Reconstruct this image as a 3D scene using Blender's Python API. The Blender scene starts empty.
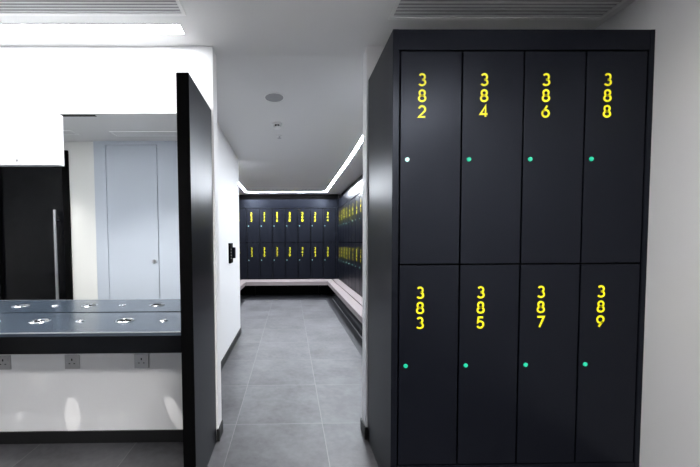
import bpy, bmesh, math
from mathutils import Matrix, Vector

scene = bpy.context.scene
COL = scene.collection
PI = math.pi

# ------------------------------------------------------------------ materials
def mat(name, color, rough=0.5, metal=0.0, spec=0.5, emit=None, strength=0.0, bump=None, coat=0.0, vary=None):
    m = bpy.data.materials.new(name); m.use_nodes = True
    nt = m.node_tree; b = nt.nodes['Principled BSDF']
    b.inputs['Base Color'].default_value = (*color, 1)
    b.inputs['Roughness'].default_value = rough
    b.inputs['Metallic'].default_value = metal
    b.inputs['Specular IOR Level'].default_value = spec
    b.inputs['Coat Weight'].default_value = coat
    b.inputs['Coat Roughness'].default_value = 0.12
    if emit:
        b.inputs['Emission Color'].default_value = (*emit, 1)
        b.inputs['Emission Strength'].default_value = strength
    tc = nt.nodes.new('ShaderNodeTexCoord')
    if bump:
        n = nt.nodes.new('ShaderNodeTexNoise'); n.inputs['Scale'].default_value = bump[0]; n.inputs['Detail'].default_value = 4
        bp = nt.nodes.new('ShaderNodeBump'); bp.inputs['Strength'].default_value = bump[1]; bp.inputs['Distance'].default_value = 0.002
        nt.links.new(tc.outputs['Object'], n.inputs['Vector'])
        nt.links.new(n.outputs['Fac'], bp.inputs['Height']); nt.links.new(bp.outputs['Normal'], b.inputs['Normal'])
    if vary:
        n = nt.nodes.new('ShaderNodeTexNoise'); n.inputs['Scale'].default_value = vary[0]; n.inputs['Detail'].default_value = 5
        mx = nt.nodes.new('ShaderNodeMix'); mx.data_type = 'RGBA'
        mx.inputs[6].default_value = (*[c*(1-vary[1]) for c in color], 1)
        mx.inputs[7].default_value = (*[min(1, c*(1+vary[1])) for c in color], 1)
        nt.links.new(tc.outputs['Object'], n.inputs['Vector'])
        nt.links.new(n.outputs['Fac'], mx.inputs[0]); nt.links.new(mx.outputs[2], b.inputs['Base Color'])
    return m

def tile_mat(name, base, joint, px, py, ox, oy, jw=0.004, rough=0.5):
    m = bpy.data.materials.new(name); m.use_nodes = True
    nt = m.node_tree; b = nt.nodes['Principled BSDF']; N = nt.nodes.new; L = nt.links.new
    tc = N('ShaderNodeTexCoord'); sep = N('ShaderNodeSeparateXYZ'); L(tc.outputs['Object'], sep.inputs[0])
    def M(op, a, bb=None):
        n = N('ShaderNodeMath'); n.operation = op
        for i, v in enumerate((a, bb)):
            if v is None: continue
            if isinstance(v, (int, float)): n.inputs[i].default_value = v
            else: L(v, n.inputs[i])
        return n.outputs[0]
    u = M('DIVIDE', M('SUBTRACT', sep.outputs['X'], ox), px)
    v = M('DIVIDE', M('SUBTRACT', sep.outputs['Y'], oy), py)
    def edge(c, p):
        fr = M('FRACT', c); d = M('MINIMUM', fr, M('SUBTRACT', 1.0, fr))
        return M('LESS_THAN', M('MULTIPLY', d, p), jw/2)
    j = M('MAXIMUM', edge(u, px), edge(v, py))
    comb = N('ShaderNodeCombineXYZ'); L(M('FLOOR', u), comb.inputs[0]); L(M('FLOOR', v), comb.inputs[1])
    wn = N('ShaderNodeTexWhiteNoise'); wn.noise_dimensions = '2D'; L(comb.outputs[0], wn.inputs['Vector'])
    # cloudy concrete pattern, shifted from tile to tile
    off = N('ShaderNodeVectorMath'); off.operation = 'MULTIPLY_ADD'
    L(wn.outputs['Color'], off.inputs[0]); off.inputs[1].default_value = (7, 7, 7); L(tc.outputs['Object'], off.inputs[2])
    n1 = N('ShaderNodeTexNoise'); n1.inputs['Scale'].default_value = 2.6; n1.inputs['Detail'].default_value = 8; n1.inputs['Roughness'].default_value = .62
    n2 = N('ShaderNodeTexNoise'); n2.inputs['Scale'].default_value = 24; n2.inputs['Detail'].default_value = 6
    L(off.outputs[0], n1.inputs['Vector']); L(off.outputs[0], n2.inputs['Vector'])
    f = M('ADD', M('MULTIPLY', n1.outputs['Fac'], 2.0), M('ADD', M('MULTIPLY', n2.outputs['Fac'], .8), M('MULTIPLY', wn.outputs['Value'], .12)))
    f = M('ADD', f, -.46)
    hsv = N('ShaderNodeVectorMath'); hsv.operation = 'SCALE'; hsv.inputs[0].default_value = base; L(f, hsv.inputs['Scale'])
    mx = N('ShaderNodeMix'); mx.data_type = 'RGBA'; L(j, mx.inputs[0]); L(hsv.outputs[0], mx.inputs[6]); mx.inputs[7].default_value = (*joint, 1)
    L(mx.outputs[2], b.inputs['Base Color']); b.inputs['Roughness'].default_value = rough
    bp = N('ShaderNodeBump'); bp.inputs['Strength'].default_value = .25; bp.inputs['Distance'].default_value = .002
    L(n2.outputs['Fac'], bp.inputs['Height']); L(bp.outputs['Normal'], b.inputs['Normal'])
    return m

def wood_mat(name, base, dark):
    m = bpy.data.materials.new(name); m.use_nodes = True
    nt = m.node_tree; b = nt.nodes['Principled BSDF']; N = nt.nodes.new; L = nt.links.new
    tc = N('ShaderNodeTexCoord'); mp = N('ShaderNodeMapping'); mp.inputs['Scale'].default_value = (1.2, 26, 26)
    n = N('ShaderNodeTexNoise'); n.inputs['Scale'].default_value = 3; n.inputs['Detail'].default_value = 6
    L(tc.outputs['Object'], mp.inputs[0]); L(mp.outputs[0], n.inputs['Vector'])
    mx = N('ShaderNodeMix'); mx.data_type = 'RGBA'; L(n.outputs['Fac'], mx.inputs[0])
    mx.inputs[6].default_value = (*dark, 1); mx.inputs[7].default_value = (*base, 1)
    L(mx.outputs[2], b.inputs['Base Color']); b.inputs['Roughness'].default_value = .45
    return m

M = {}
M['wall'] = mat('white_paint', (.80, .80, .81), .55, bump=(220, .05))
M['ceiling'] = mat('ceiling_paint', (.72, .72, .72), .7, bump=(200, .05))
M['cream'] = mat('warm_white_paint', (.64, .64, .615), .6)
M['laminate'] = mat('navy_laminate', (.0036, .0041, .0066), .33, spec=.16, bump=(600, .02))
M['laminate'].node_tree.nodes['Principled BSDF'].inputs['Specular Tint'].default_value = (.72, .80, 1, 1)
M['black'] = mat('black_core', (.0006, .0006, .0008), .6, spec=.05)
M['blackgloss'] = mat('black_door_laminate', (.0012, .0013, .002), .25, spec=.16)
M['counter'] = mat('counter_laminate', (.030, .042, .060), .22, spec=.6)
M['yellow'] = mat('yellow_vinyl', (.98, .86, .0), .5, emit=None)
M['chrome'] = mat('chrome', (.82, .82, .84), .12, metal=1)
M['steel'] = mat('brushed_steel', (.50, .50, .52), .35, metal=1, bump=(400, .05))
M['satin'] = mat('satin_nickel_plate', (.45, .45, .46), .42, metal=.6)
M['mirror'] = mat('mirror_glass', (.90, .92, .93), .0, metal=1)
M['white'] = mat('white_gloss_panel', (.88, .88, .90), .3)
M['plastic'] = mat('white_plastic', (.80, .80, .80), .35)
M['greyplastic'] = mat('grey_grille', (.32, .32, .33), .6)
M['palegrey'] = mat('pale_blue_grey_laminate', (.42, .46, .52), .45)
M['seam'] = mat('dark_seam', (.05, .055, .06), .7)
M['skirting'] = mat('dark_tile_skirting', (.005, .005, .0055), .5)
M['darkfloor'] = tile_mat('black_mosaic', (.022, .022, .026), (.008, .008, .009), .03, .03, 0, 0, .003, .45)
M['floor'] = tile_mat('concrete_tile', (.078, .077, .083), (.155, .155, .16), .615, .63, .222, 2.285, .0045, .50)
M['wood'] = wood_mat('whitewashed_ash', (.27, .232, .235), (.17, .14, .142))
M['led'] = mat('led_diffuser', (1, 1, 1), .5, emit=(.88, .935, 1), strength=122.0)
M['slot'] = mat('slot_diffuser', (1, 1, 1), .5, emit=(.97, .985, 1), strength=20.0)
M['rear'] = mat('rear_slot_diffuser', (1, 1, 1), .5, emit=(1, .98, .96), strength=52.0)
M['near'] = mat('added_fill_diffuser', (1, 1, 1), .5, emit=(1, .985, .965), strength=105.0)  # glow of the two added fill strips
M['green'] = mat('green_indicator', (.01, .25, .14), .3, emit=(.01, .62, .36), strength=.26)
M['paleg'] = mat('pale_green_indicator', (.5, .8, .75), .3, emit=(.55, 1.0, .92), strength=.30)
M['dim'] = mat('dim_indicator', (.25, .45, .45), .3, emit=(.3, .8, .75), strength=.06)
M['vent'] = mat('vent_metal', (.66, .66, .67), .5)
M['lens'] = mat('downlight_lens', (1, 1, 1), .5, emit=(1, .98, .95), strength=10.0)
M['aluminium'] = mat('aluminium_trim', (.62, .62, .63), .3, metal=.8)

# ------------------------------------------------------------------ helpers
def bm_box(bm, x0, x1, y0, y1, z0, z1, bevel=0.0):
    r = bmesh.ops.create_cube(bm, size=1)
    vs = r['verts']
    for v in vs:
        v.co = Vector(((x0+x1)/2 + v.co.x*(x1-x0), (y0+y1)/2 + v.co.y*(y1-y0), (z0+z1)/2 + v.co.z*(z1-z0)))
    if bevel > 0:
        es = list({e for v in vs for e in v.link_edges})
        bmesh.ops.bevel(bm, geom=es, offset=bevel, segments=2, affect='EDGES', profile=.6)

def bm_lathe(bm, prof, c=(0, 0, 0), axis='z', seg=32, ring=False):
    """revolve (radius, height) pairs; ring joins the last pair to the first"""
    rows = []
    for r, h in prof:
        row = []
        for k in range(seg):
            a = 2*PI*k/seg
            if axis == 'z': p = (c[0]+r*math.cos(a), c[1]+r*math.sin(a), c[2]+h)
            elif axis == 'y': p = (c[0]+r*math.cos(a), c[1]+h, c[2]+r*math.sin(a))
            else: p = (c[0]+h, c[1]+r*math.cos(a), c[2]+r*math.sin(a))
            row.append(bm.verts.new(p))
        rows.append(row)
    n = len(rows)
    for i in range(n if ring else n-1):
        A, B = rows[i], rows[(i+1) % n]
        for k in range(seg):
            bm.faces.new((A[k], A[(k+1) % seg], B[(k+1) % seg], B[k]))
    if not ring:
        if prof[0][0] > 1e-6: bm.faces.new(rows[0])
        if prof[-1][0] > 1e-6: bm.faces.new(rows[-1])
    bmesh.ops.remove_doubles(bm, verts=[v for r in rows for v in r], dist=1e-7)

def link_bm(name, bm, m, parent=None, smooth=False, loc=None):
    bmesh.ops.recalc_face_normals(bm, faces=bm.faces[:])
    me = bpy.data.meshes.new(name); bm.to_mesh(me); bm.free()
    me.materials.append(m)
    if smooth:
        for p in me.polygons: p.use_smooth = True
        me.set_sharp_from_angle(angle=math.radians(35))
    o = bpy.data.objects.new(name, me); COL.objects.link(o)
    if parent: o.parent = parent
    if loc: o.location = loc
    return o

def box(name, dims, m, parent=None, bevel=0.0, base=(0, 0, 0)):
    bm = bmesh.new(); x0, x1, y0, y1, z0, z1 = dims
    bm_box(bm, x0-base[0], x1-base[0], y0-base[1], y1-base[1], z0-base[2], z1-base[2], bevel)
    return link_bm(name, bm, m, parent)

def thing(name, label, cat, loc=(0, 0, 0), rz=0.0, group=None):
    o = bpy.data.objects.new(name, None); COL.objects.link(o)
    o.empty_display_size = .1
    o.location = loc; o.rotation_euler = (0, 0, rz); o['label'] = label; o['category'] = cat
    if group: o['group'] = group
    return o

def struct(name, boxes, m, bevel=0.0):
    bm = bmesh.new()
    for d in boxes: bm_box(bm, *d, bevel)
    o = link_bm(name, bm, m); o['kind'] = 'structure'
    return o

# digits drawn as constant-width strokes in a box .66 wide, 1 high
def arc(cx, cz, rx, rz, a0, a1, n=18):
    return [(cx+rx*math.cos(math.radians(a0+(a1-a0)*i/n)), cz+rz*math.sin(math.radians(a0+(a1-a0)*i/n))) for i in range(n+1)]
G = {
 '0': [arc(.33, .5, .31, .47, 0, 360, 32)],
 '1': [[(.12, .78), (.36, .96), (.36, .03)]],
 '2': [arc(.33, .68, .27, .28, 165, -35) + [(.06, .04), (.62, .04)]],
 '3': [arc(.31, .73, .24, .235, 150, -90) , arc(.31, .265, .285, .235, 90, -150)],
 '4': [[(.47, .03), (.47, .96), (.03, .27), (.65, .27)]],
 '5': [[(.57, .96), (.16, .96), (.11, .53)] + arc(.31, .32, .285, .29, 125, -150)],
 '6': [arc(.33, .32, .29, .29, 0, 360, 28), [(.47, .97), (.10, .46)]],
 '7': [[(.04, .96), (.62, .96), (.24, .03)]],
 '8': [arc(.33, .73, .23, .225, 0, 360, 26), arc(.33, .265, .285, .24, 0, 360, 28)],
 '9': [arc(.33, .68, .29, .29, 0, 360, 28), [(.19, .03), (.56, .54)]],
}
def bm_stroke(bm, pts, w, ox, oz, h, y):
    P = [Vector((ox+p[0]*h, oz+p[1]*h)) for p in pts]
    closed = (P[0]-P[-1]).length < 1e-6
    if closed: P = P[:-1]
    n = len(P); A = []; B = []
    for i in range(n):
        if closed or 0 < i < n-1:
            d0 = (P[i]-P[i-1]).normalized(); d1 = (P[(i+1) % n]-P[i]).normalized()
        elif i == 0: d0 = d1 = (P[1]-P[0]).normalized()
        else: d0 = d1 = (P[i]-P[i-1]).normalized()
        t = (d0+d1)
        t = t.normalized() if t.length > 1e-6 else d1
        nn = Vector((-t.y, t.x)); c = max(.5, abs(nn.dot(Vector((-d1.y, d1.x)))))
        A.append(P[i]+nn*w/2/c); B.append(P[i]-nn*w/2/c)
    rows = []
    for a, b in zip(A, B):
        rows.append([bm.verts.new((a.x, y, a.y)), bm.verts.new((b.x, y, b.y)), bm.verts.new((b.x, y+.001, b.y)), bm.verts.new((a.x, y+.001, a.y))])
    for i in range(n if closed else n-1):
        R, S = rows[i], rows[(i+1) % n]
        for k in range(4):
            bm.faces.new((R[k], R[(k+1) % 4], S[(k+1) % 4], S[k]))
    if not closed:
        bm.faces.new(rows[0]); bm.faces.new(rows[-1][::-1])

def number_part(text, parent, x, ztops, h, stroke):
    """three digits set one under the other, standing 1 mm proud of the door"""
    bm = bmesh.new()
    for ch, zc in zip(text, ztops):
        for pts in G[ch]: bm_stroke(bm, pts, stroke, x-.33*h, zc-h/2, h, -.0015)
    return link_bm('number', bm, M['yellow'], parent)

def lock_mesh():
    bm = bmesh.new(); bm_lathe(bm, [(.0, -.006), (.0085, -.0055), (.0105, -.003), (.0105, 0)], axis='y', seg=20)
    me = bpy.data.meshes.new('lock'); bmesh.ops.recalc_face_normals(bm, faces=bm.faces[:]); bm.to_mesh(me); bm.free()
    me.materials.append(M['green']); return me
LOCK = lock_mesh()
LOCKP = LOCK.copy(); LOCKP.materials[0] = M['paleg']
LOCKD = LOCK.copy(); LOCKD.materials[0] = M['dim']

def locker_bank(label, loc, rz, cols, w, zs, depth, width, x_first, first, numz, lockz, dig, spacing, group=None, base_h=None, shade_top=None, pale=()):
    """local frame: x to the viewer's right, front at y=0 facing -y; zs = bottom, middle, top of doors, top of unit"""
    zb, zm, zt, ztop = zs; g = .0042 if first == 382 else .0075; T = .018; sp = .028 if first == 382 else .018
    t = thing('locker_bank', label, 'lockers', loc, rz, group)
    base = base_h
    box('carcass', (.018, width-.018, T+.001, depth, zb-.01, ztop-.018), M['black'], t)
    bm = bmesh.new(); bm_box(bm, 0, sp, -.001, depth, 0 if base is None else zb-.02, ztop, .001); link_bm('side_panel', bm, M['laminate'], t)
    bm = bmesh.new(); bm_box(bm, width-.022 if first == 382 else width-sp, width, -.001, depth, 0 if base is None else zb-.02, ztop, .001); link_bm('side_panel', bm, M['laminate'], t)
    box('fascia', (sp+.0005, width-.0225, 0, T, zt+g, ztop), M['laminate'], t, .001)
    box('top_panel', (sp+.0005, width-.0225, T, depth, ztop-.018, ztop), M['laminate'], t)
    if base is None:
        box('plinth', (sp+.0005, width-.0225, .002, T, .0, zb-g), M['laminate'], t, .001)
    else:
        box('base_panel', (0, width, .012, depth, 0, zb-.021), M['black'], t)
    if shade_top: box('gap_shade', (.0, width, .07, depth, ztop, shade_top), M['black'], t)  # black block stands in for the shade in the gap above the lockers
    if x_first > .03: box('filler_strip', (.0185, x_first-g, 0, T, zb, zt), M['laminate'], t, .0005)
    xe = x_first+cols*w
    if width-xe > .03: box('filler_strip', (xe+g, width-.0185, 0, T, zb, zt), M['laminate'], t, .0005)
    meshes = {}
    for row in (0, 1):
        z0, z1 = (zm+g, zt-g) if row == 0 else (zb+g, zm-g)
        bm = bmesh.new(); bm_box(bm, g, w-g, 0, T, 0, z1-z0, .0012)
        bmesh.ops.recalc_face_normals(bm, faces=bm.faces[:])
        me = bpy.data.meshes.new('locker_door'); bm.to_mesh(me); bm.free(); me.materials.append(M['laminate']); meshes[row] = (me, z0)
    for c in range(cols):
        for row in (0, 1):
            me, z0 = meshes[row]
            d = bpy.data.objects.new('locker_door', me); COL.objects.link(d); d.parent = t; d.location = (x_first+c*w, 0, z0)
            txt = str(first+2*c+row)
            if first == 382: d['label'] = 'dark locker door numbered %s in yellow' % txt
            number_part(txt, d, .107, [numz[row]-z0-k*spacing for k in range(3)], dig, dig*(.165 if first == 382 else .125))
            k = bpy.data.objects.new('lock', LOCKP if txt in pale else LOCK if first == 382 else LOCKD); COL.objects.link(k); k.parent = d
            k.location = (.037, 0, lockz[row]-z0)
    return t

# ------------------------------------------------------------------ the shell
YM, YB = 2.0965, 2.2033       # front and back face of the wall that carries the mirror
ZC, ZL = 2.521, 2.44          # ceilings
XR = 1.775
struct('floor', [(-4.1, 1.9, -3.1, 8.5, -.1, 0)], M['floor'])
struct('ceiling', [(-4.1, 1.9, -3.1, YB, ZC, ZC+.1)], M['ceiling'])
def zl(y): return ZC+(ZL-ZC)*min(1, max(0, (y-YB)/(4.622-YB)))     # the lobby ceiling falls gently to the changing room
bm = bmesh.new(); prof = [(YB, ZC), (4.622, ZL), (8.5, ZL), (8.5, ZC+.1), (YB, ZC+.1)]
fa = [[bm.verts.new((x, y, z)) for y, z in prof] for x in (-1.95, 1.9)]
bm.faces.new(fa[0]); bm.faces.new(fa[1][::-1])
for i in range(5): bm.faces.new((fa[0][i], fa[0][(i+1) % 5], fa[1][(i+1) % 5], fa[1][i]))
link_bm('ceiling_lobby', bm, M['ceiling'])['kind'] = 'structure'
TILT = math.atan((ZL-ZC)/(4.622-YB))
struct('wall_mirror_side', [(-4.1, -.477, YM, YB, 0, ZC)], M['wall'])
struct('wall_locker_side', [(.49, XR+.1, YM, YB, 0, ZC)], M['wall'])
struct('wall_right', [(XR, XR+.1, -3.0, YM, 0, ZC)], M['wall'])
struct('wall_left', [(-4.1, -4.0, -3.0, YM, 0, ZC)], M['wall'])
struct('wall_rear', [(-4.1, XR+.1, -3.1, -3.0, 0, ZC)], M['blackgloss'])  # unseen; given a dark finish to cut bounce and reflections in the lockers
struct('wall_rear_left', [(-4.0, -3.60, 0, .14, 0, ZC), (-3.60, -2.68, 0, .14, 2.415, ZC), (-2.68, -1.2, 0, .14, 0, ZC)], M['cream'])
struct('wall_rear_return', [(-1.32, -1.2, -3.0, 0, 0, ZC)], M['blackgloss'])
def sloped_wall(name, x0, x1, y1):
    bm = bmesh.new(); pr = [(YB, 0), (y1, 0), (y1, zl(y1))] + ([(4.622, ZL)] if y1 > 4.7 else []) + [(YB, ZC)]
    fa = [[bm.verts.new((x, y, z)) for y, z in pr] for x in (x0, x1)]; n = len(pr)
    bm.faces.new(fa[0]); bm.faces.new(fa[1][::-1])
    for i in range(n): bm.faces.new((fa[0][i], fa[0][(i+1) % n], fa[1][(i+1) % n], fa[1][i]))
    link_bm(name, bm, M['wall'])['kind'] = 'structure'
sloped_wall('wall_lobby_left', -1.9, -.714, 4.622)
struct('wall_changing_left', [(-1.95, -1.87, 4.622, 8.5, 0, ZL)], M['wall'])
struct('wall_changing_back', [(-1.87, 1.75, 8.41, 8.5, 0, ZL)], M['wall'])
sloped_wall('wall_changing_right', 1.68, 1.76, 8.41)
# skirtings
sk = .078; st = .010
struct('baseboard_mirror_side', [(-4.0, -.551, YM-st, YM, 0, sk), (-.485, -.477, YM-st, YM, 0, sk), (-.477, -.477+st, YM-st, YB+.0, 0, sk)], M['skirting'])
struct('baseboard_lobby_left', [(-.714, -.714+st, YB, 4.622+st, 0, sk), (-1.3, -.714, 4.622, 4.622+st, 0, sk)], M['skirting'])
struct('baseboard_locker_side', [(.49-st, .49, YM-st, YB+st, 0, sk), (.49, .4995, YM-st, YM, 0, sk)], M['skirting'])
struct('baseboard_right', [(XR-st, XR, -3.0, 1.6, 0, sk)], M['skirting'])
# dark mosaic floor border under and in front of the benches, with a slim edge strip
struct('trim_1', [(.80, 1.172, 2.6, 7.25, 0, .004), (-1.36, 1.172, 7.25, 7.91, 0, .004), (-1.36, -1.0, 4.63, 7.25, 0, .004)], M['darkfloor'])
struct('trim_2', [(.945, .957, 2.6, 7.30, .004, .014)], M['aluminium'])

# ------------------------------------------------------------------ rear doors, seen in the mirror
d = struct('door_1', [(-3.53, -2.75, .085, .13, .005, 2.33)], M['blackgloss'])
fr = bmesh.new(); bm_box(fr, -2.75, -2.68, .0, .165, 0, 2.415); bm_box(fr, -3.60, -3.53, .0, .165, 0, 2.415); bm_box(fr, -3.53, -2.75, .0, .165, 2.33, 2.415)
link_bm('door_frame', fr, M['black'], d)
bm = bmesh.new()
bm_lathe(bm, [(.0, 0), (.014, 0), (.016, .002), (.016, 1.298), (.014, 1.30), (0, 1.30)], c=(-2.83, .20, .40))
for z in (.52, 1.58): bm_lathe(bm, [(.008, 0), (.008, .07)], c=(-2.83, .13, z), axis='y', seg=14)
link_bm('door_handle', bm, M['steel'], d, True)
d2 = struct('door_2', [(-2.212, -1.608, .150, .172, .01, 2.470)], M['palegrey'])
pb = bmesh.new(); bm_box(pb, -2.36, -2.221, .14, .170, 0, 2.521); bm_box(pb, -1.599, -1.2, .14, .170, 0, 2.521); bm_box(pb, -2.221, -1.599, .14, .170, 2.476, 2.521)
link_bm('door_frame', pb, M['palegrey'], d2)
box('door_seam', (-2.221, -1.599, .141, .149, 0, 2.476), M['seam'], d2)
bm = bmesh.new(); bm_lathe(bm, [(0, .014), (.023, .014), (.026, .010), (.026, 0)], c=(-1.658, .172, 1.065), axis='y', seg=24)
link_bm('door_lock', bm, M['steel'], d2, True)

# ------------------------------------------------------------------ front locker block
locker_bank('tall dark navy locker block of eight doors with yellow numbers 382 to 389 at right', (.500, 1.603, 0), 0, 4, .3015,
            (.166, 1.182, 2.214, 2.313), YM-1.603-.001, 1.2715, .0355, 382, (2.076, 1.043), (1.695, .676), .056, .0755,
            pale=('382',))

# ------------------------------------------------------------------ changing room lockers and benches
W = .3065
zs = (.396, 1.278, 2.097, 2.307)
nz = (1.972, 1.128); lz = (1.676, .853)
BG = 'wall-hung locker banks round the changing room'
locker_bank('row of navy lockers along the far end wall above the bench', (-1.36, 7.90, 0), 0, 8, W, zs, .50, 2.532, .019, 330, nz, lz, .058, .080,
            BG, base_h=1, shade_top=ZL-.002)
locker_bank('navy lockers along the right wall of changing room, seen edge-on behind white jamb', (1.172, 7.898, 0), -PI/2, 15, .335, zs, .50, 5.08, .03, 346, nz, lz, .058, .080,
            BG, base_h=1, shade_top=ZL-.002)
locker_bank('navy lockers on the left wall of the changing room, behind the white corridor wall', (-1.36, 4.640, 0), PI/2, 10, .32, zs, .50, 3.258, .03, 310, nz, lz, .058, .080,
            BG, base_h=1, shade_top=ZL-.002)

def bench(label, loc, rz, length, depth, group='slatted benches under the lockers'):
    """local frame: x along, front at y=0 facing -y, back against the lockers"""
    t = thing('bench', label, 'bench', loc, rz, group)
    top = .385; gap = .022; h = (depth-gap)/2
    box('seat_plank', (0, length, 0, h, top-.034, top), M['wood'], t, .003)
    box('seat_plank', (0, length, h+gap, depth, top-.034, top), M['wood'], t, .003)
    box('front_rail', (0, length, .004, .030, top-.085, top-.034), M['wood'], t, .002)
    n = max(2, int(length/1.1)+1)
    for i in range(n):
        x = .15+(length-.3)*i/(n-1)
        bm = bmesh.new(); bm_box(bm, x-.02, x+.02, .032, depth-.004, top-.074, top-.035)
        bm_box(bm, x-.02, x+.02, depth-.05, depth-.01, .004, top-.074)
        link_bm('bracket', bm, M['black'], t)
    return t
bench('pale wooden slatted bench running below the lockers of the far end wall', (-1.02, 7.42, 0), 0, 1.875, .478)
bench('pale two-plank wooden bench running along the right-hand lockers', (.858, 7.896, 0), -PI/2, 5.0, .312)
bench('pale wooden slatted bench along the left-hand lockers, only its corner showing', (-1.022, 4.66, 0), PI/2, 3.236, .336)

# ------------------------------------------------------------------ vanity: counter, partition, mirror
t = thing('vanity_counter', 'dark blue-grey counter with chrome rings under the long mirror', 'counter', (-2.0, 1.62, 0))
X0, X1, CY0, CT = -3.9995, -.549, 1.622, .854
base = (-2.0, 1.62, 0)
big = [-1.427+.481*k for k in (-5, -4, -3, -2, -1, 0, 1)]
small = [-1.1965+.4735*k for k in (-5, -4, -3, -2, -1, 0, 1)]
holes = [(x, 1.862, .043) for x in big if x > -3.9] + [(x, 1.856, .017) for x in small if x > -3.9]
cu = bpy.data.curves.new('top', 'CURVE'); cu.dimensions = '2D'; cu.fill_mode = 'BOTH'; cu.extrude = .010; cu.resolution_u = 1
def spl(pts):
    s = cu.splines.new('POLY'); s.points.add(len(pts)-1); s.use_cyclic_u = True
    for q, p in zip(s.points, pts): q.co = (p[0]-base[0], p[1]-base[1], 0, 1)
spl([(X0, CY0), (X1, CY0), (X1, YM-.0002), (X0, YM-.0002)])
for (hx, hy, hr) in holes: spl([(hx+hr*math.cos(2*PI*k/32), hy+hr*math.sin(2*PI*k/32)) for k in range(32)])
co = bpy.data.objects.new('top', cu); COL.objects.link(co)
dg = bpy.context.evaluated_depsgraph_get(); me = bpy.data.meshes.new_from_object(co.evaluated_get(dg))
bpy.data.objects.remove(co); bpy.data.curves.remove(cu)
me.name = 'countertop'; me.materials.clear(); me.materials.append(M['counter'])
o = bpy.data.objects.new('countertop', me); COL.objects.link(o); o.parent = t; o.location = (0, 0, CT-.010)
box('edge_highlight', (X0, X1, CY0-.0035, CY0-.0003, CT-.004, CT+.0012), M['aluminium'], t, .0005, base)  # bright strip stands in for the highlight along the counter's front edge
box('apron', (X0, X1, CY0+.001, CY0+.020, CT-.108, CT-.0205), M['blackgloss'], t, .0, base)
for (hx, hy, hr) in holes:
    bm = bmesh.new(); fl = .009 if hr > .03 else .006
    bm_lathe(bm, [(hr-.002, .0005), (hr-.001, .003), (hr+fl*.5, .0045), (hr+fl, .001), (hr+fl, .0003), (hr-.0005, .0003), (hr-.0005, -.021), (hr-.002, -.021)],
             c=(hx-base[0], hy-base[1], CT), ring=True, seg=36)
    rg = link_bm('ring', bm, M['chrome'], t, True)
    dp = -.050 if hr > .03 else -.03
    bm = bmesh.new(); bm_lathe(bm, [(hr-.0035, -.004), (hr-.0022, -.004), (hr-.0022, dp), (hr-.0035, dp)], c=(hx-base[0], hy-base[1], CT), ring=True, seg=36)
    link_bm('shade_sleeve', bm, M['black'], rg, True)  # added black sleeve, darkens the hole inside and clips light passing through

t = thing('partition_panel', 'tall thin navy partition panel standing at the end of the counter', 'partition', (-.516, 1.85, 0))
b0 = (-.516, 1.85, 0)
box('panel', (-.547, -.487, 1.626, YM-.0105, 0, 2.122), M['laminate'], t, .0015, b0)
box('edge_trim', (-.548, -.486, 1.6235, 1.626, 0, 2.1225), M['black'], t, 0, b0)

t = thing('mirror', 'long frameless wall mirror above the dark counter', 'mirror', (-2.2, YM, CT))
b0 = (-2.2, YM, CT)
box('glass', (-3.99, -.552, YM-.006, YM-.0005, CT+.003, 2.100), M['mirror'], t, 0, b0)
box('top_trim', (-3.99, -.552, YM-.010, YM-.0005, 2.1005, 2.108), M['aluminium'], t, .001, b0)
box('bottom_seal', (-3.99, -.552, YM-.0075, YM-.0005, CT+.0003, CT+.0029), M['black'], t, 0, b0)

t = thing('access_panel', 'white square-edged access panel with a tiny keyhole over the mirror', 'cabinet panel', (-1.9, YM-.008, 1.785))
b0 = (-1.9, YM-.008, 1.785)
box('door', (-2.42, -1.430, YM-.030, YM-.0062, 1.785, 2.100), M['white'], t, .0015, b0)
bm = bmesh.new(); bm_lathe(bm, [(0, -.003), (.007, -.003), (.008, 0)], c=(-1.689-b0[0], YM-.030-b0[1], 1.812-b0[2]), axis='y', seg=20)
link_bm('keyhole', bm, M['steel'], t, True)

# ------------------------------------------------------------------ sockets on the wall below the counter
def socket(x, label):
    t = thing('wall_socket', label, 'socket', (x, YM, .535), 0, 'sockets under the counter')
    box('plate', (-.046, .046, -.010, -.0005, -.046, .046), M['satin'], t, .002)
    bm = bmesh.new()
    bm_box(bm, -.0035, .0035, -.0115, -.0098, .008, .022); bm_box(bm, -.020, -.011, -.0115, -.0098, -.013, -.008); bm_box(bm, .011, .020, -.0115, -.0098, -.013, -.008)
    link_bm('pin_slots', bm, M['black'], t)
    box('rocker_switch', (.020, .032, -.014, -.0098, .012, .030), M['satin'], t, .001)
    for s in (-1, 1):
        bm = bmesh.new(); bm_lathe(bm, [(0, -.0115), (.003, -.0112), (.0035, -.0098)], c=(s*.034, 0, -.002), axis='y', seg=12)
        link_bm('screw', bm, M['steel'], t)
socket(-1.845, 'metal socket under the counter at the left edge of the photo')
socket(-1.406, 'square metal socket under the counter, middle of the three')
socket(-.962, 'square metal socket under the counter, nearest the partition panel')

# ------------------------------------------------------------------ black handset on the corridor wall
t = thing('wall_intercom', 'black wall-mounted entry unit on the white corridor wall', 'intercom', (-.714, 3.86, 1.05))
box('back_plate', (.0, .024, -.07, .10, .0, .235), M['black'], t, .004)
box('handset', (.024, .062, .02, .075, .055, .185), M['laminate'], t, .008)
for k in range(4):
    box('button', (.024, .027, -.045, -.025, .05+.035*k, .065+.035*k), M['greyplastic'], t, .001)

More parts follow.
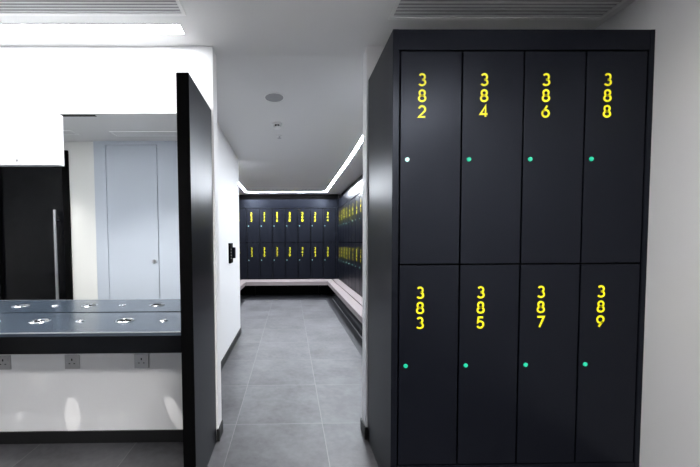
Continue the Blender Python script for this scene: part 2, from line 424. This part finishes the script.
# ------------------------------------------------------------------ ceiling fittings
t = thing('ceiling_speaker', 'round flush grey speaker grille in the corridor ceiling', 'speaker', (-.124, 2.778, zl(2.778))); t.rotation_euler.x = TILT
bm = bmesh.new(); bm_lathe(bm, [(.084, 0), (.084, -.003), (.079, -.0055), (.076, -.004), (.076, 0)], ring=True, seg=48); link_bm('rim', bm, M['plastic'], t, True)
bm = bmesh.new(); bm_lathe(bm, [(0, -.004), (.0755, -.003), (.0755, -.0003)], seg=48); link_bm('grille', bm, M['greyplastic'], t, True)

t = thing('smoke_detector', 'small white domed smoke detector on the corridor ceiling', 'smoke detector', (-.122, 3.341, zl(3.341))); t.rotation_euler.x = TILT
bm = bmesh.new(); bm_lathe(bm, [(.050, -.0002), (.052, -.008), (.048, -.014), (0, -.014)], seg=36); link_bm('base', bm, M['plastic'], t, True)
bm = bmesh.new(); bm_lathe(bm, [(.030, -.014), (.030, -.034)], seg=24); link_bm('sensing_chamber', bm, M['black'], t, True)
for k in range(8):
    a = k*PI/4; bm = bmesh.new(); bm_box(bm, -.003, .003, -.003, .003, -.036, -.013)
    o = link_bm('rib', bm, M['plastic'], t); o.location = (.036*math.cos(a), .036*math.sin(a), 0)
bm = bmesh.new(); bm_lathe(bm, [(.040, -.034), (.042, -.040), (.032, -.048), (0, -.050)], seg=36); link_bm('cap', bm, M['plastic'], t, True)

t = thing('sprinkler_head', 'tiny sprinkler head in the ceiling beyond the smoke detector', 'sprinkler', (-.111, 3.679, zl(3.679))); t.rotation_euler.x = TILT
bm = bmesh.new(); bm_lathe(bm, [(.034, -.0002), (.032, -.005), (.012, -.006), (0, -.006)], seg=28); link_bm('rose', bm, M['plastic'], t, True)
bm = bmesh.new(); bm_lathe(bm, [(.006, -.006), (.004, -.022), (.022, -.026), (.022, -.028), (0, -.028)], seg=20); link_bm('deflector', bm, M['steel'], t, True)

def vent(label, x0, x1, y0, y1, n, m='vent', mf='plastic', group='slatted ceiling air vents'):
    c = ((x0+x1)/2, (y0+y1)/2, ZC); w = (x1-x0)/2; h = (y1-y0)/2
    t = thing('air_vent', label, 'air vent', c, 0, group)
    bm = bmesh.new(); f = .018
    bm_box(bm, -w, w, -h, -h+f, -.008, -.0003); bm_box(bm, -w, w, h-f, h, -.008, -.0003)
    bm_box(bm, -w, -w+f, -h+f, h-f, -.008, -.0003); bm_box(bm, w-f, w, -h+f, h-f, -.008, -.0003)
    link_bm('frame', bm, M[mf], t)
    box('backing', (-w+f, w-f, -h+f, h-f, -.0012, -.0003), M['greyplastic'], t)
    for k in range(n):
        y = -h+f+(k+.5)*(2*h-2*f)/n
        bm = bmesh.new(); hw = (2*h-2*f)/n*.40
        vs = [bm.verts.new(p) for p in ((-w+f, y-hw, -.0075), (w-f, y-hw, -.0075), (w-f, y+hw, -.0030), (-w+f, y+hw, -.0030),
                                        (-w+f, y-hw, -.0060), (w-f, y-hw, -.0060), (w-f, y+hw, -.0015), (-w+f, y+hw, -.0015))]
        for q in ((0, 1, 2, 3), (4, 5, 6, 7), (0, 1, 5, 4), (1, 2, 6, 5), (2, 3, 7, 6), (3, 0, 4, 7)): bm.faces.new([vs[i] for i in q])
        link_bm('slat', bm, M[m], t)
vent('long white slatted ceiling vent beside the bright light slot, upper left', -3.2, -.550, 1.585, 1.812, 9)
vent('long slatted ceiling vent in shade above the locker block', .548, 1.722, 1.585, 1.842, 9)
vent('short ceiling vent near the rear wall over grey door, seen in mirror', -1.98, -1.20, .36, .52, 6)
vent('ceiling vent over the black rear door, seen in mirror beside white panel', -3.3, -2.37, .42, .56, 6)
t = thing('linear_diffuser', 'narrow black slot diffuser reflected at the top edge of the mirror', 'air vent', (-2.25, .97, ZC))
box('slot', (-.60, .39, -.020, .020, -.004, -.0003), M['black'], t)
box('flange', (-.61, .40, .021, .026, -.003, -.0003), M['plastic'], t)

def strip_light(name, label, x0, x1, y0, y1, z, m):
    c = ((x0+x1)/2, (y0+y1)/2, z)
    t = thing(name, label, 'ceiling light', c)
    w, h = (x1-x0)/2, (y1-y0)/2
    box('diffuser', (-w, w, -h, h, -.004, -.0005), M[m], t)
    bm = bmesh.new(); f = .004
    bm_box(bm, -w-f, w+f, -h-f, -h, -.005, -.0004); bm_box(bm, -w-f, w+f, h, h+f, -.005, -.0004)
    bm_box(bm, -w-f, -w, -h, h, -.005, -.0004); bm_box(bm, w, w+f, -h, h, -.005, -.0004)
    link_bm('frame', bm, M['plastic'], t)
    return t
strip_light('slot_or_fill_light', 'long bright slot light in the ceiling above the mirror wall', -3.6, -.612, 1.888, 1.968, ZC, 'slot')
strip_light('slot_or_fill_light', 'slot light in the ceiling far behind the viewer, out of the photo', -.2, 1.2, -1.55, -1.45, ZC, 'rear')
strip_light('slot_or_fill_light', 'short added fill strip in the ceiling over the viewer near the right wall', .75, 1.50, .10, .16, ZC, 'near')  # added fill, brightens the upper right wall
strip_light('slot_or_fill_light', 'added fill strip in the ceiling just behind the viewer beside the right wall', .40, 1.45, -1.32, -1.23, ZC, 'near')  # added fill behind the camera for the right wall and locker numbers

t = thing('led_strip_light', 'bright white line of light running round the changing room ceiling', 'ceiling light', (0, 5.2, ZL))
bm = bmesh.new(); w = .017; ax, bx, yy = -1.0, .835, 7.60
for d_ in ((bx-w, bx+w, 4.622-5.2, yy+w-5.2), (ax-w, ax+w, 4.66-5.2, yy+w-5.2), (ax+w, bx-w, yy-w-5.2, yy+w-5.2)): bm_box(bm, *d_, -.0012, -.0005)
q = [[bm.verts.new((x, y-5.2, zl(y)-ZL+dz)) for x, dz in ((bx-w, -.0005), (bx+w, -.0005), (bx+w, -.0012), (bx-w, -.0012))] for y in (2.9, 4.622)]
for i in range(4): bm.faces.new((q[0][i], q[0][(i+1) % 4], q[1][(i+1) % 4], q[1][i]))
bm.faces.new(q[0])
link_bm('diffuser', bm, M['led'], t)

def downlight(x, y, power, label, angle=115, cold=(1, .97, .93)):
    t = thing('downlight', label, 'ceiling light', (x, y, ZC), 0, 'small round downlights')
    bm = bmesh.new(); bm_lathe(bm, [(.045, -.0003), (.045, -.004), (.036, -.005), (.028, -.002), (.028, -.0003)], ring=True, seg=32); link_bm('rim', bm, M['plastic'], t, True)
    bm = bmesh.new(); bm_lathe(bm, [(0, -.002), (.027, -.002), (.027, -.0003)], seg=24); link_bm('lens', bm, M['lens'], t)
    l = bpy.data.lights.new('downlight_lamp', 'SPOT'); l.energy = power; l.spot_size = math.radians(angle); l.spot_blend = .8; l.shadow_soft_size = .008; l.color = cold
    lo = bpy.data.objects.new('downlight_lamp', l); COL.objects.link(lo); lo.parent = t; lo.location = (0, 0, -.02)
downlight(-1.44, 1.25, 75, 'small downlight in the ceiling over the front of the counter')
downlight(-3.0, .9, 40, 'small downlight in the ceiling before the black rear door')

# ------------------------------------------------------------------ world, camera, view
w = bpy.data.worlds.new('world'); scene.world = w; w.use_nodes = True
w.node_tree.nodes['Background'].inputs[0].default_value = (.5, .5, .55, 1); w.node_tree.nodes['Background'].inputs[1].default_value = .05

cam = bpy.data.cameras.new('camera'); co = bpy.data.objects.new('camera', cam); COL.objects.link(co)
yaw, pitch, roll = .0106, .0398, .0059
f0 = Vector((math.sin(yaw), math.cos(yaw), 0)); r0 = Vector((math.cos(yaw), -math.sin(yaw), 0)); u0 = Vector((0, 0, 1))
fw = math.cos(pitch)*f0-math.sin(pitch)*u0; u = math.cos(pitch)*u0+math.sin(pitch)*f0
r = math.cos(roll)*r0-math.sin(roll)*u; up = math.cos(roll)*u+math.sin(roll)*r0
mw = Matrix((r, up, -fw)).transposed().to_4x4(); mw.translation = (0, 0, 1.3)
co.matrix_world = mw
cam.sensor_width = 36; cam.sensor_fit = 'HORIZONTAL'; cam.lens = 327*36/700
cam.shift_x = (350-293.6)/700; cam.shift_y = (254.5-233.5)/700
cam.clip_start = .02
scene.camera = co
vs = scene.view_settings
vs.view_transform = 'Standard'; vs.look = 'None'; vs.exposure = 1.5; vs.gamma = 1
